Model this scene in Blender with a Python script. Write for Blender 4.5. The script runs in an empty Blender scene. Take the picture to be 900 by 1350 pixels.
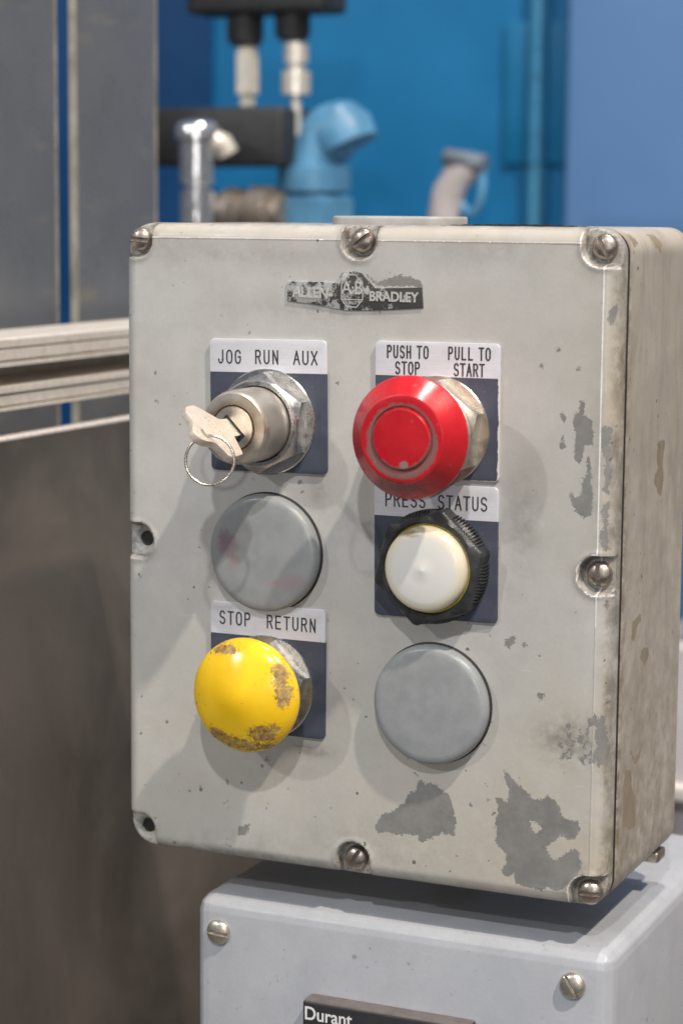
import bpy, bmesh, math, random
import numpy as np
from mathutils import Matrix, Vector
random.seed(7); rng = np.random.default_rng(7)
MM = 0.001
scene = bpy.context.scene
COL = scene.collection

# ------------------------------------------------------------------ camera
# World: X right along the station's face, Y into the station, Z up; origin = face centre. Code is in millimetres.
F_PX = 2904.25; CAM = np.array([266.495, -609.185, 106.182])
def cam_axes(yaw, pitch, roll):
    cy, sy, cp, sp, cr, sr = math.cos(yaw), math.sin(yaw), math.cos(pitch), math.sin(pitch), math.cos(roll), math.sin(roll)
    fwd = np.array([sy*cp, cy*cp, sp]); right = np.array([cy, -sy, 0.0]); up = np.cross(right, fwd)
    return cr*right + sr*up, -sr*right + cr*up, fwd
RIGHT, UP, FWD = cam_axes(-0.41927, -0.13764, 0.00803)
cam_d = bpy.data.cameras.new('camera'); cam = bpy.data.objects.new('camera', cam_d); COL.objects.link(cam)
cam_d.sensor_fit = 'VERTICAL'; cam_d.sensor_height = 36; cam_d.sensor_width = 24
cam_d.lens = F_PX/1350*36
cam_d.clip_start = 0.02; cam_d.clip_end = 60
m = Matrix.Identity(4)
for i in range(3):
    m[i][0] = RIGHT[i]; m[i][1] = UP[i]; m[i][2] = -FWD[i]; m[i][3] = CAM[i]*MM
cam.matrix_world = m
cam_d.dof.use_dof = True; cam_d.dof.focus_distance = 0.668; cam_d.dof.aperture_fstop = 11.5
scene.camera = cam

def ray(px, py): return FWD + RIGHT*(px-450)/F_PX - UP*(py-675)/F_PX
def onY(px, py, Y=0.0):
    d = ray(px, py); return CAM + d*(Y-CAM[1])/d[1]
def onX(px, py, X):
    d = ray(px, py); return CAM + d*(X-CAM[0])/d[0]
def onZ(px, py, Z):
    d = ray(px, py); return CAM + d*(Z-CAM[2])/d[2]

# ------------------------------------------------------------------ surroundings light of the hall
world = bpy.data.worlds.new('World'); scene.world = world; world.use_nodes = True
wn = world.node_tree; wn.nodes.clear()
wo = wn.nodes.new('ShaderNodeOutputWorld'); wb = wn.nodes.new('ShaderNodeBackground')
wt = wn.nodes.new('ShaderNodeTexCoord'); ws = wn.nodes.new('ShaderNodeSeparateXYZ'); wr = wn.nodes.new('ShaderNodeValToRGB')
wm = wn.nodes.new('ShaderNodeMapRange'); wm.inputs[1].default_value = -1; wm.inputs[2].default_value = 1
wn.links.new(wt.outputs['Generated'], ws.inputs[0]); wn.links.new(ws.outputs[2], wm.inputs[0]); wn.links.new(wm.outputs[0], wr.inputs[0])
wr.color_ramp.elements[0].position = 0.30; wr.color_ramp.elements[0].color = (0.085, 0.088, 0.10, 1)
wr.color_ramp.elements[1].position = 0.85; wr.color_ramp.elements[1].color = (0.40, 0.455, 0.56, 1)
wn.links.new(wr.outputs[0], wb.inputs[0]); wb.inputs[1].default_value = 0.47
wn.links.new(wb.outputs[0], wo.inputs[0])

def hall_lamp(name, d, dist, watts, size, col):
    l = bpy.data.lights.new(name, 'AREA'); l.shape = 'DISK'; l.size = size; l.energy = watts; l.color = col
    o = bpy.data.objects.new(name, l); COL.objects.link(o)
    v = Vector((d[0], -d[1], d[2])).normalized()
    o.location = v*dist; o.rotation_euler = v.to_track_quat('Z', 'Y').to_euler()
# directions (right, towards the viewer, up), read from the shadows the knobs throw on the face, except lamp_overhead
hall_lamp('lamp_front_overhead', (0.36, 1.0, 1.0), 3.0, 36, 0.09, (1.0, 0.99, 0.985))
hall_lamp('lamp_left', (-0.68, 1.0, 0.67), 3.2, 21, 0.10, (1.0, 0.97, 0.93))
hall_lamp('lamp_high_right', (1.97, 1.0, 3.2), 3.0, 92, 0.09, (1.0, 0.89, 0.76))
hall_lamp('lamp_overhead', (0.12, -0.10, 1.0), 3.0, 44, 0.09, (1.0, 0.92, 0.86))  # added to brighten upward faces; inferred from the counter box's bright top
hall_lamp('lamp_behind_camera', (0.39, 1.0, 0.17), 3.0, 19, 0.10, (1.0, 0.97, 0.93))
vs = scene.view_settings
vs.view_transform = 'Standard'; vs.look = 'None'; vs.exposure = 0.0; vs.gamma = 1.0; vs.use_curve_mapping = False

# ------------------------------------------------------------------ node helper
class NT:
    def __init__(s, name):
        s.mat = bpy.data.materials.new(name); s.mat.use_nodes = True; s.t = s.mat.node_tree
        s.b = s.t.nodes['Principled BSDF']; s.out = s.t.nodes['Material Output']
    def n(s, typ): return s.t.nodes.new(typ)
    def put(s, sock, v):
        if hasattr(v, 'is_output') or isinstance(v, bpy.types.NodeSocket): s.t.links.new(v, sock)
        elif isinstance(v, (tuple, list)) and len(v) == 3 and sock.type == 'RGBA': sock.default_value = (*v, 1)
        else: sock.default_value = v
    def co(s, kind='Object'):
        if not hasattr(s, '_tc'): s._tc = s.n('ShaderNodeTexCoord')
        return s._tc.outputs[kind]
    def vmap(s, scale=(1, 1, 1), loc=(0, 0, 0), rot=(0, 0, 0), vec=None):
        k = s.n('ShaderNodeMapping'); s.put(k.inputs[0], vec or s.co()); k.inputs[1].default_value = loc; k.inputs[2].default_value = rot; k.inputs[3].default_value = scale
        return k.outputs[0]
    def noise(s, scale, detail=3, rough=0.55, vec=None, dist=0.0):
        k = s.n('ShaderNodeTexNoise'); s.put(k.inputs['Vector'], vec or s.co()); k.inputs['Scale'].default_value = scale
        k.inputs['Detail'].default_value = detail; k.inputs['Roughness'].default_value = rough; k.inputs['Distortion'].default_value = dist
        return k.outputs['Fac']
    def mth(s, op, a, b=0.0, c=None, clamp=False):
        k = s.n('ShaderNodeMath'); k.operation = op; k.use_clamp = clamp; s.put(k.inputs[0], a); s.put(k.inputs[1], b)
        if c is not None: s.put(k.inputs[2], c)
        return k.outputs[0]
    def rng(s, v, a, b, lo=0.0, hi=1.0, smooth=True):
        k = s.n('ShaderNodeMapRange'); k.interpolation_type = 'SMOOTHSTEP' if smooth else 'LINEAR'
        s.put(k.inputs[0], v); k.inputs[1].default_value = a; k.inputs[2].default_value = b; k.inputs[3].default_value = lo; k.inputs[4].default_value = hi
        return k.outputs[0]
    def mix(s, f, a, b, mode='MIX'):
        k = s.n('ShaderNodeMix'); k.data_type = 'RGBA'; k.blend_type = mode; s.put(k.inputs[0], f); s.put(k.inputs[6], a); s.put(k.inputs[7], b)
        return k.outputs[2]
    def attr(s, name):
        k = s.n('ShaderNodeAttribute'); k.attribute_name = name; return k.outputs['Fac']
    def xyz(s, vec=None):
        k = s.n('ShaderNodeSeparateXYZ'); s.put(k.inputs[0], vec or s.co()); return k.outputs
    def vlen(s, vec):
        k = s.n('ShaderNodeVectorMath'); k.operation = 'LENGTH'; s.put(k.inputs[0], vec); return k.outputs['Value']
    def bump(s, h, dist, strength=1.0, prev=None):
        k = s.n('ShaderNodeBump'); k.inputs['Strength'].default_value = strength; k.inputs['Distance'].default_value = dist; s.put(k.inputs['Height'], h)
        if prev is not None: s.t.links.new(prev, k.inputs['Normal'])
        return k.outputs[0]
    def set(s, **kw):
        names = dict(color='Base Color', rough='Roughness', metal='Metallic', normal='Normal', spec='Specular IOR Level', coat='Coat Weight', coat_rough='Coat Roughness', emis='Emission Color', emis_s='Emission Strength', sss='Subsurface Weight')
        for k, v in kw.items(): s.put(s.b.inputs[names[k]], v)
        return s.mat

def paint_mat(name, c0, c1, chip_col, brown, chips=True, streak=0.0, rough=0.38, brown_amt=1.0, specks=1.0, warm_col=None, bare_shine=False):
    t = NT(name)
    col = t.mix(t.rng(t.noise(22, 4, .6), .35, .68), c0, c1)
    blotch = t.rng(t.noise(75, 6, .65), .36, .74)
    col = t.mix(t.mth('MULTIPLY', blotch, .30), col, tuple(x*.72 for x in c0))
    fine = t.noise(900, 3, .6)
    col = t.mix(t.mth('MULTIPLY', t.rng(fine, .3, .75), .12), col, tuple(x*.66 for x in c0))
    if warm_col:
        ag = t.mth('MULTIPLY', t.attr('warm_tint'), t.rng(t.noise(28, 5, .6), .25, .7))
        col = t.mix(ag, col, warm_col)
    # rubbed scratches
    sc = t.rng(t.noise(1, 2, .5, t.vmap((1500, 1500, 90), rot=(0, .5, 0))), .69, .73)
    gate = t.rng(t.noise(38, 2), .5, .62)
    col = t.mix(t.mth('MULTIPLY', t.mth('MULTIPLY', sc, gate), .22), col, tuple(x*.55 for x in c0))
    s2 = t.rng(t.noise(1, 2, .5, t.vmap((70, 70, 1300), rot=(0, -.35, 0))), .70, .735)
    col = t.mix(t.mth('MULTIPLY', t.mth('MULTIPLY', s2, t.rng(t.noise(45, 2, .5, t.vmap((1, 1, 1), loc=(3, 1, 2))), .52, .64)), .25), col, tuple(min(.8, x*1.3) for x in c1))
    # dark specks
    sp = t.mth('MULTIPLY', t.rng(t.noise(420, 1.5, .5), .705, .745), t.rng(t.noise(60, 2), .45, .60))
    col = t.mix(t.mth('MULTIPLY', sp, .8*specks), col, (.07, .066, .06))
    if streak:
        st = t.rng(t.noise(1, 4, .6, t.vmap((120, 120, 26)), dist=1.2), .40, .78)
        col = t.mix(t.mth('MULTIPLY', st, streak), col, brown)
    g = t.mth('MULTIPLY', t.attr('grime_shade'), t.rng(t.noise(170, 6, .7), .28, .66))
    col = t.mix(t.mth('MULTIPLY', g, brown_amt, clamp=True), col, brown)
    nrm = t.bump(t.noise(650, 3, .55), .00010, .35)
    ro = t.rng(t.noise(60, 5, .6), .3, .75, rough-.06, rough+.12)
    if chips:
        wob = t.mth('ADD', t.mth('MULTIPLY', t.mth('SUBTRACT', t.noise(420, 6, .75), .5), 3.4), t.mth('MULTIPLY', t.mth('SUBTRACT', t.noise(1500, 4, .8), .5), 2.8))
        sd = t.mth('ADD', t.attr('chip'), wob)
        mask = t.rng(sd, -.08, .10, 1, 0)
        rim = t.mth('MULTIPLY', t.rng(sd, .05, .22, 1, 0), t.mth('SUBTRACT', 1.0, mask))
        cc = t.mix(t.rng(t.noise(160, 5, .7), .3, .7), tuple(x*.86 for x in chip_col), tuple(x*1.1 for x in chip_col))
        col = t.mix(t.mth('MULTIPLY', rim, .30), col, tuple(min(.75, x*1.25) for x in c1))  # pale rim paints in the light caught by the chip edges
        col = t.mix(mask, col, cc)
        ro = t.mth('ADD', ro, t.mth('MULTIPLY', mask, .14))
        nrm = t.bump(t.mth('SUBTRACT', 1.0, t.rng(sd, -.14, .10, 1, 0)), .00011, .6, nrm)
    if bare_shine:
        bm_ = t.rng(t.mth('ADD', t.attr('bare_shine'), t.mth('MULTIPLY', t.mth('SUBTRACT', t.noise(200, 6, .75), .5), 1.7)), .45, .62)
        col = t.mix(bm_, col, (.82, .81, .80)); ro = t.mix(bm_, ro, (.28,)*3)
        t.set(metal=t.mth('MULTIPLY', bm_, .15))
    return t.set(color=col, rough=ro, normal=nrm, spec=.5)

def metal_mat(name, col, rough, dirt=(.20, .16, .11), amt=.35, metal=.85, scale=120, brush=None, bump=.4):
    t = NT(name)
    d = t.mth('MULTIPLY', t.rng(t.noise(scale, 6, .65), .42, .75), amt)
    f = t.rng(t.noise(scale*5, 3, .6), .3, .7, .9, 1.06)
    c = t.mix(d, col, dirt)
    c = t.mix(1.0, c, f, 'MULTIPLY')
    nz = t.noise(1, 3, .6, t.vmap(brush)) if brush else t.noise(scale*8, 3, .6)
    return t.set(color=c, rough=t.mth('ADD', t.mth('MULTIPLY', d, .5), t.rng(nz, .3, .7, rough-.05, rough+.08)), metal=metal, normal=t.bump(nz, .00004, bump))

def plain_mat(name, col, rough=.5, var=.18, scale=90, metal=0.0, bump=.00006, spec=.5):
    t = NT(name)
    c = t.mix(t.rng(t.noise(scale, 5, .62), .3, .7), tuple(x*(1-var) for x in col), tuple(min(1, x*(1+var)) for x in col))
    return t.set(color=c, rough=t.rng(t.noise(scale*2, 4, .6), .3, .7, rough-.06, rough+.08), metal=metal, spec=spec, normal=t.bump(t.noise(scale*7, 3), bump, .5))

# ------------------------------------------------------------------ object helpers
ABS = {}
def tag(o, label=None, cat=None, group=None, kind=None):
    if label: o['label'] = label
    if cat: o['category'] = cat
    if group: o['group'] = group
    if kind: o['kind'] = kind
    return o
def root(name, loc, label, cat, group=None):
    o = bpy.data.objects.new(name, None); o.empty_display_size = .01; COL.objects.link(o)
    o.location = Vector(loc)*MM; ABS[o] = np.array(loc, float); tag(o, label, cat, group); return o
def part(name, V, Fc, mat, parent=None, loc=None, smooth=40, attrs=None):
    """V: absolute millimetre coordinates; loc: absolute origin of the piece."""
    V = np.asarray(V, float)
    if loc is None: loc = ABS[parent] if parent is not None else V.mean(0)
    loc = np.asarray(loc, float)
    me = bpy.data.meshes.new(name)
    me.from_pydata([tuple(v) for v in (V-loc)*MM], [], [tuple(int(i) for i in f) for f in Fc])
    me.validate()
    bm = bmesh.new(); bm.from_mesh(me); bmesh.ops.recalc_face_normals(bm, faces=bm.faces); bm.to_mesh(me); bm.free()
    if smooth:
        me.polygons.foreach_set('use_smooth', [True]*len(me.polygons))
        me.set_sharp_from_angle(angle=math.radians(smooth))
    for k, a in (attrs or {}).items():
        at = me.attributes.new(k, 'FLOAT', 'POINT'); at.data.foreach_set('value', np.asarray(a, np.float32))
    if mat: me.materials.append(mat)
    o = bpy.data.objects.new(name, me); COL.objects.link(o); ABS[o] = loc
    if parent is not None:
        o.parent = parent; o.location = Vector(loc-ABS[parent])*MM
    else: o.location = Vector(loc)*MM
    return o

class Geo:
    def __init__(s): s.V = []; s.F = []
    def add(s, V, F):
        n = len(s.V); s.V += [tuple(map(float, v)) for v in V]; s.F += [tuple(i+n for i in f) for f in F]; return s
def box(x0, x1, y0, y1, z0, z1, b=0.0):
    """box with bevelled edges b (mm)"""
    bm = bmesh.new(); bmesh.ops.create_cube(bm, size=1)
    for v in bm.verts:
        v.co = Vector(((x0+x1)/2+v.co.x*(x1-x0), (y0+y1)/2+v.co.y*(y1-y0), (z0+z1)/2+v.co.z*(z1-z0)))
    if b: bmesh.ops.bevel(bm, geom=list(bm.edges), offset=b, segments=3, affect='EDGES', profile=.5)
    bm.verts.index_update(); V = [tuple(v.co) for v in bm.verts]; F = [[v.index for v in f.verts] for f in bm.faces]; bm.free()
    return V, F
def lathe(prof, c, axis='y', n=72, r_of=None, close=True):
    """prof: (radius, height) pairs; height grows towards the viewer (-Y) or along +Z. c = (x, y, z) of height 0."""
    V = []; F = []
    for i, (r, h) in enumerate(prof):
        for k in range(n):
            a = 2*math.pi*k/n; rr = r if r_of is None else r_of(i, a, r)
            hh = h
            if isinstance(rr, tuple): rr, hh = rr
            if axis == 'y': V.append((c[0]+rr*math.cos(a), c[1]-hh, c[2]+rr*math.sin(a)))
            elif axis == 'z': V.append((c[0]+rr*math.cos(a), c[1]+rr*math.sin(a), c[2]+hh))
            else: V.append((c[0]+hh, c[1]+rr*math.cos(a), c[2]+rr*math.sin(a)))
    m = len(prof)
    for i in range(m-1):
        for k in range(n):
            k2 = (k+1) % n; F.append((i*n+k, i*n+k2, (i+1)*n+k2, (i+1)*n+k))
    if close:
        F.append(tuple(range(n))); F.append(tuple((m-1)*n+k for k in range(n)))
    return V, F
def tube(pts, r, n=16, closed=False):
    P = [np.array(p, float) for p in pts]; m = len(P); V = []; F = []
    R = r if hasattr(r, '__len__') else [r]*m
    ref = None
    for i in range(m):
        a = P[(i-1) % m] if (closed or i > 0) else P[i]; b = P[(i+1) % m] if (closed or i < m-1) else P[i]
        t = (b-a)/np.linalg.norm(b-a)
        if ref is None:
            ref = np.cross(t, [0, 0, 1.0]) if abs(t[2]) < .9 else np.cross(t, [1.0, 0, 0])
        u = ref - t*(ref@t); u /= np.linalg.norm(u); ref = u; w = np.cross(t, u)
        for k in range(n):
            an = 2*math.pi*k/n; V.append(P[i]+R[i]*(u*math.cos(an)+w*math.sin(an)))
    for i in range(m if closed else m-1):
        j = (i+1) % m
        for k in range(n):
            k2 = (k+1) % n; F.append((i*n+k, i*n+k2, j*n+k2, j*n+k))
    if not closed: F.append(tuple(range(n))); F.append(tuple((m-1)*n+k for k in range(n)))
    return V, F
def flat(splines, extrude, bevel=0.0, res=2, kind='POLY'):
    """filled 2D outline (holes allowed) -> (x, y, z) with z = thickness centred on 0"""
    cu = bpy.data.curves.new('outline', 'CURVE'); cu.dimensions = '2D'; cu.fill_mode = 'BOTH'; cu.extrude = extrude; cu.bevel_depth = bevel; cu.bevel_resolution = res
    for pts in splines:
        sp = cu.splines.new('POLY'); sp.points.add(len(pts)-1); sp.use_cyclic_u = True
        for q, p in zip(sp.points, pts): q.co = (p[0], p[1], 0, 1)
    return curve_geo(cu)
def curve_geo(cu):
    o = bpy.data.objects.new('outline', cu); COL.objects.link(o)
    dg = bpy.context.evaluated_depsgraph_get(); me = bpy.data.meshes.new_from_object(o.evaluated_get(dg))
    bm = bmesh.new(); bm.from_mesh(me); bmesh.ops.remove_doubles(bm, verts=bm.verts, dist=1e-4)
    bm.verts.index_update()
    V = [tuple(v.co) for v in bm.verts]; F = [[v.index for v in f.verts] for f in bm.faces]; bm.free()
    bpy.data.objects.remove(o); bpy.data.meshes.remove(me); bpy.data.curves.remove(cu)
    return V, F
def text_geo(body, size, bold=0.0, extrude=0.0, sx=1.0, space=1.0):
    cu = bpy.data.curves.new('lettering', 'FONT'); cu.body = body; cu.size = size; cu.offset = bold; cu.extrude = extrude
    cu.align_x = 'CENTER'; cu.align_y = 'CENTER'; cu.space_character = space; cu.fill_mode = 'FRONT' if not extrude else 'BOTH'
    V, F = curve_geo(cu); return [(x*sx, y, z) for x, y, z in V], F
def face_up(V, cx, cz, h, ang=0.0):
    """local 2D shape (x, y, z) -> standing on the face at height h towards the viewer"""
    ca, sa = math.cos(ang), math.sin(ang)
    return [(cx+x*ca-y*sa, -(h+z), cz+x*sa+y*ca) for x, y, z in V]
def rrect(hw, hh, r, n=6):
    pts = []
    for cx, cy, a0 in ((hw-r, hh-r, 0), (-hw+r, hh-r, 90), (-hw+r, -hh+r, 180), (hw-r, -hh+r, 270)):
        for k in range(n+1):
            a = math.radians(a0+90*k/n); pts.append((cx+r*math.cos(a), cy+r*math.sin(a)))
    return pts
def sd_poly(P, poly):
    """signed distance of points P (n,2) to polygon, negative inside"""
    poly = np.asarray(poly, float); d = np.full(len(P), 1e9); inside = np.zeros(len(P), bool)
    for i in range(len(poly)):
        a = poly[i]; b = poly[(i+1) % len(poly)]; e = b-a; w = P-a
        t = np.clip((w@e)/max(e@e, 1e-9), 0, 1); d = np.minimum(d, np.linalg.norm(w-t[:, None]*e, axis=1))
        c = (a[1] > P[:, 1]) != (b[1] > P[:, 1])
        with np.errstate(divide='ignore', invalid='ignore'):
            xi = a[0]+(P[:, 1]-a[1])*(b[0]-a[0])/(b[1]-a[1] if b[1] != a[1] else 1e-9)
        inside ^= c & (P[:, 0] < xi)
    return np.where(inside, -d, d)
def stroke_text(s, h, adv, width, glyph_w, lift):
    """single-stroke engraved capitals, returned as 2D ribbons centred on 0 (x, y, z)"""
    def arc(cx, cy, rx, ry, a0, a1, n=10):
        return [(cx+rx*math.cos(math.radians(a0+(a1-a0)*k/n)), cy+ry*math.sin(math.radians(a0+(a1-a0)*k/n))) for k in range(n+1)]
    G = {
     'J': [[(.85, 1), (.85, .28)]+arc(.48, .28, .37, .28, 0, -180)], 'O': [arc(.5, .7, .45, .3, 0, 180)+arc(.5, .3, .45, .3, 180, 360)+[(.95, .7)]],
     'G': [arc(.5, .7, .45, .3, 20, 180)+arc(.5, .3, .45, .3, 180, 360)+[(.95, .5), (.6, .5)]],
     'R': [[(.1, 0), (.1, 1), (.6, 1)]+arc(.6, .76, .32, .24, 90, -90)+[(.1, .52)], [(.55, .52), (.95, 0)]],
     'U': [[(.08, 1), (.08, .3)]+arc(.5, .3, .42, .3, 180, 360)+[(.92, 1)]], 'N': [[(.1, 0), (.1, 1), (.9, 0), (.9, 1)]],
     'A': [[(.02, 0), (.5, 1), (.98, 0)], [(.2, .36), (.8, .36)]], 'X': [[(.05, 0), (.95, 1)], [(.05, 1), (.95, 0)]],
     'P': [[(.1, 0), (.1, 1), (.6, 1)]+arc(.6, .75, .34, .25, 90, -90)+[(.1, .5)]], 'H': [[(.1, 0), (.1, 1)], [(.9, 0), (.9, 1)], [(.1, .5), (.9, .5)]],
     'S': [arc(.5, .75, .42, .25, 25, 270)+arc(.5, .25, .44, .25, 90, -155)], 'T': [[(.5, 0), (.5, 1)], [(.02, 1), (.98, 1)]],
     'L': [[(.12, 1), (.12, 0), (.9, 0)]], 'E': [[(.9, 1), (.1, 1), (.1, 0), (.9, 0)], [(.1, .52), (.78, .52)]], ' ': []}
    g = Geo(); pos = []; xx = 0.0; q = 0
    for ch in s:
        pos.append(xx); xx += adv*(.62 if ch == ' ' else 1)
    x0 = -(pos[-1])/2
    for i, ch in enumerate(s):
        sts = []
        for st in G[ch]:
            cur = [st[0]]
            for k in range(1, len(st)):
                if len(cur) > 1:
                    a = np.subtract(cur[-1], cur[-2]); b = np.subtract(st[k], cur[-1])
                    if a@b < .55*np.linalg.norm(a)*np.linalg.norm(b): sts.append(cur); cur = [cur[-1]]
                cur.append(st[k])
            sts.append(cur)
        for st in sts:
            P = [np.array(((x-.5)*glyph_w+x0+pos[i], (y-.5)*h)) for x, y in st]; q += 1; z = lift+.004*(q % 4)
            V = []; m = len(P)
            for k in range(m):
                a = P[k]-P[k-1] if k else P[1]-P[0]; b = P[k+1]-P[k] if k < m-1 else P[-1]-P[-2]
                a = a/max(np.linalg.norm(a), 1e-6); b = b/max(np.linalg.norm(b), 1e-6)
                t = a+b; t /= max(np.linalg.norm(t), 1e-6); nn = np.array((-t[1], t[0])); sc = 1/max(.45, abs(nn@np.array((-a[1], a[0]))))
                e = P[k] + (t*(-width/2 if k == 0 else width/2 if k == m-1 else 0))
                for sg in (1, -1):
                    v = e+sg*nn*width/2*min(sc, 1.6); V.append((v[0], v[1], z))
            g.add(V, [(2*k, 2*k+1, 2*k+3, 2*k+2) for k in range(m-1)])
    return g.V, g.F

# ------------------------------------------------------------------ materials
STATION = paint_mat('station_paint', (.455, .447, .422), (.512, .505, .485), (.215, .21, .20), (.105, .088, .068), brown_amt=.95, warm_col=(.47, .415, .325), bare_shine=True)
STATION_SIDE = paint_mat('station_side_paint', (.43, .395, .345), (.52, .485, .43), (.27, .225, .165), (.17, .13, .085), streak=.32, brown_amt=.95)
DARK = plain_mat('black_gasket_and_shade', (.018, .018, .02), .7)  # gaskets, and the black standing in for shade in gaps and holes
SCREW = metal_mat('screw_steel', (.55, .48, .42), .30, (.10, .06, .04), .7, .95, 260)
SCREW_PALE = metal_mat('screw_nickel', (.66, .62, .54), .32, (.22, .15, .09), .45, .9, 260)
NICKEL = metal_mat('nickel_nut', (.72, .70, .67), .25, (.45, .40, .33), .14, .96, 40, None, .03)
NICKEL_WARM = metal_mat('nickel_nut_warm', (.72, .67, .58), .30, (.38, .31, .22), .32, .92, 45, None, .05)
PLUG = plain_mat('plug_paint', (.275, .29, .295), .34, .07, 160)
COUNTER = paint_mat('counter_box_paint', (.375, .393, .43), (.41, .428, .46), (.25, .25, .25), (.22, .19, .16), chips=False, specks=.5, rough=.4)
BLACKPL = plain_mat('black_plastic', (.022, .023, .026), .48, .25, 200)
INK = plain_mat('black_ink', (.035, .035, .042), .5, .2, 300)
WHITEINK = plain_mat('white_ink', (.72, .72, .72), .5, .05)

# ------------------------------------------------------------------ ground and machine wall behind
FLOOR_Z = -420.0
def structure(name, V, F, mat, smooth=0):
    o = part(name, V, F, mat, None, smooth=smooth); tag(o, kind='structure'); return o
structure('floor', *box(-1500, 1800, -300, 1500, FLOOR_Z-20, FLOOR_Z), plain_mat('shop_floor', (.10, .09, .08), .6, .3, 8))

# ------------------------------------------------------------------ the control station
st = root('control_station', (0, 40, -100.2), 'beige-grey painted metal push-button control station with six operators and peeling paint', 'control panel')
HW, HH = 80.8, 100.6
def sd_rr(X, Z, hw, hh, r):
    qx = np.abs(X)-(hw-r); qz = np.abs(Z)-(hh-r)
    return np.hypot(np.maximum(qx, 0), np.maximum(qz, 0)) + np.minimum(np.maximum(qx, qz), 0) - r
def smooth01(x): x = np.clip(x, 0, 1); return x*x*(3-2*x)
SCREWS = [(-76.2, 95.6, 1), (0, 96.2, 1), (75.6, 95.4, 1), (76.4, .2, 1), (75.9, -96.2, 1), (-.3, -95.4, 1), (-76, 0, 0), (-75.8, -95, 0)]
def px_poly(ox, oy, s, pts, f): return [f(ox+x/s, oy+y/s) for x, y in pts]
fx = lambda a, b: tuple(onY(a, b, 0)[[0, 2]])
CHIPS = [
 px_poly(450, 1000, 2.25, [(95,205),(120,165),(150,160),(185,130),(205,100),(222,95),(225,68),(240,62),(245,78),(265,72),(285,82),(300,95),(318,105),(325,130),(335,165),(340,190),(333,230),(320,228),(300,220),(275,232),(235,250),(225,228),(195,225),(165,228),(140,218),(110,222)], fx),
 px_poly(450, 1000, 2.25, [(480,32),(500,50),(520,75),(550,100),(560,115),(590,125),(610,112),(640,130),(650,160),(660,180),(700,188),(708,212),(690,235),(668,240),(650,228),(625,250),(600,262),(610,285),(632,300),(665,285),(690,265),(705,285),(710,310),(700,345),(690,370),(665,375),(640,395),(610,385),(590,392),(555,385),(530,378),(515,368),(510,345),(490,350),(475,345),(472,330),(490,315),(485,285),(455,245),(460,215),(455,180),(465,150),(455,112),(475,120),(490,130),(495,95),(485,60)], fx),
 px_poly(700, 480, 3.65, [(230,180),(262,165),(262,205),(255,235),(300,280),(300,395),(265,400),(245,470),(235,490),(200,460),(200,400),(205,330),(195,300),(195,230),(225,228)], fx),
 px_poly(700, 480, 3.65, [(265,430),(280,430),(290,490),(295,590),(300,640),(295,735),(250,750),(210,715),(190,680),(180,600),(200,610),(210,640),(230,630),(240,540),(255,545),(262,500)], fx),
 px_poly(700, 480, 3.65, [(330,295),(385,295),(390,330),(380,400),(382,450),(375,600),(382,640),(355,630),(330,600),(345,560),(342,460),(325,400),(330,340)], fx),
 px_poly(700, 480, 3.65, [(355,665),(372,660),(365,780),(370,860),(375,905),(345,915),(320,860),(325,800),(345,795),(330,760),(335,680)], fx),
 px_poly(700, 480, 3.65, [(135,240),(150,225),(165,265),(150,280)], fx), px_poly(700, 480, 3.65, [(140,350),(155,345),(165,400),(150,415),(135,405)], fx),
 px_poly(700, 480, 3.65, [(340,1140),(365,1135),(365,1180),(350,1225),(340,1185)], fx),
 px_poly(160, 820, 2.647, [(403,712),(448,706),(440,735),(410,747)], fx),
 px_poly(700, 850, 3.857, [(320,420),(345,355),(375,370),(375,430),(385,520),(375,610),(340,630),(310,590),(325,520)], fx),
 px_poly(700, 850, 3.857, [(35,245),(62,248),(58,288),(38,280)], fx),
 px_poly(360, 270, 3.214, [(385,290),(440,327),(490,312),(530,300),(580,305),(625,325),(635,348),(440,345),(420,330)], fx),
 px_poly(420, 820, 2.8125, [(690,70),(725,55),(728,75),(705,98),(690,90)], fx),
 px_poly(550, 270, 2.571, [(645,360),(668,340),(665,390),(655,415),(648,395)], fx),
]
for _ in range(26):    # scraped flecks beside the right edge
    cx_, cy_ = 738+rng.random()*52, 948+rng.random()*56; w_, h_ = 1.2+rng.random()*2.2, 2.5+rng.random()*7; an_ = rng.normal(.15, .35)
    CHIPS.append([fx(cx_+w_*math.cos(a)*math.cos(an_)-h_*math.sin(a)*math.sin(an_), cy_+w_*math.cos(a)*math.sin(an_)+h_*math.sin(a)*math.cos(an_)) for a in np.linspace(0, 2*math.pi, 8)[:-1]])
for px_, py_, r_ in ((206, 528, 2.2), (205, 490, 1.8), (445, 505, 1.5), (395, 636, 2.2), (398, 648, 1.8), (735, 462, 2.6), (712, 482, 2.0), (762, 487, 2.6), (680, 1105, 2.0), (352, 1000, 2.6), (346, 1010, 1.6), (500, 410, 1.6), (590, 1055, 1.6), (620, 1060, 1.8), (690, 850, 2.4), (710, 865, 1.5), (645, 840, 1.4)):
    CHIPS.append([fx(px_+r_*math.cos(a)*(1+.3*math.sin(3*a)), py_+1.3*r_*math.sin(a)) for a in np.linspace(0, 2*math.pi, 9)[:-1]])
CHIP_HOLES = [px_poly(450, 1000, 2.25, [(556,183),(577,188),(592,212),(575,220),(560,207)], fx)]
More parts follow.
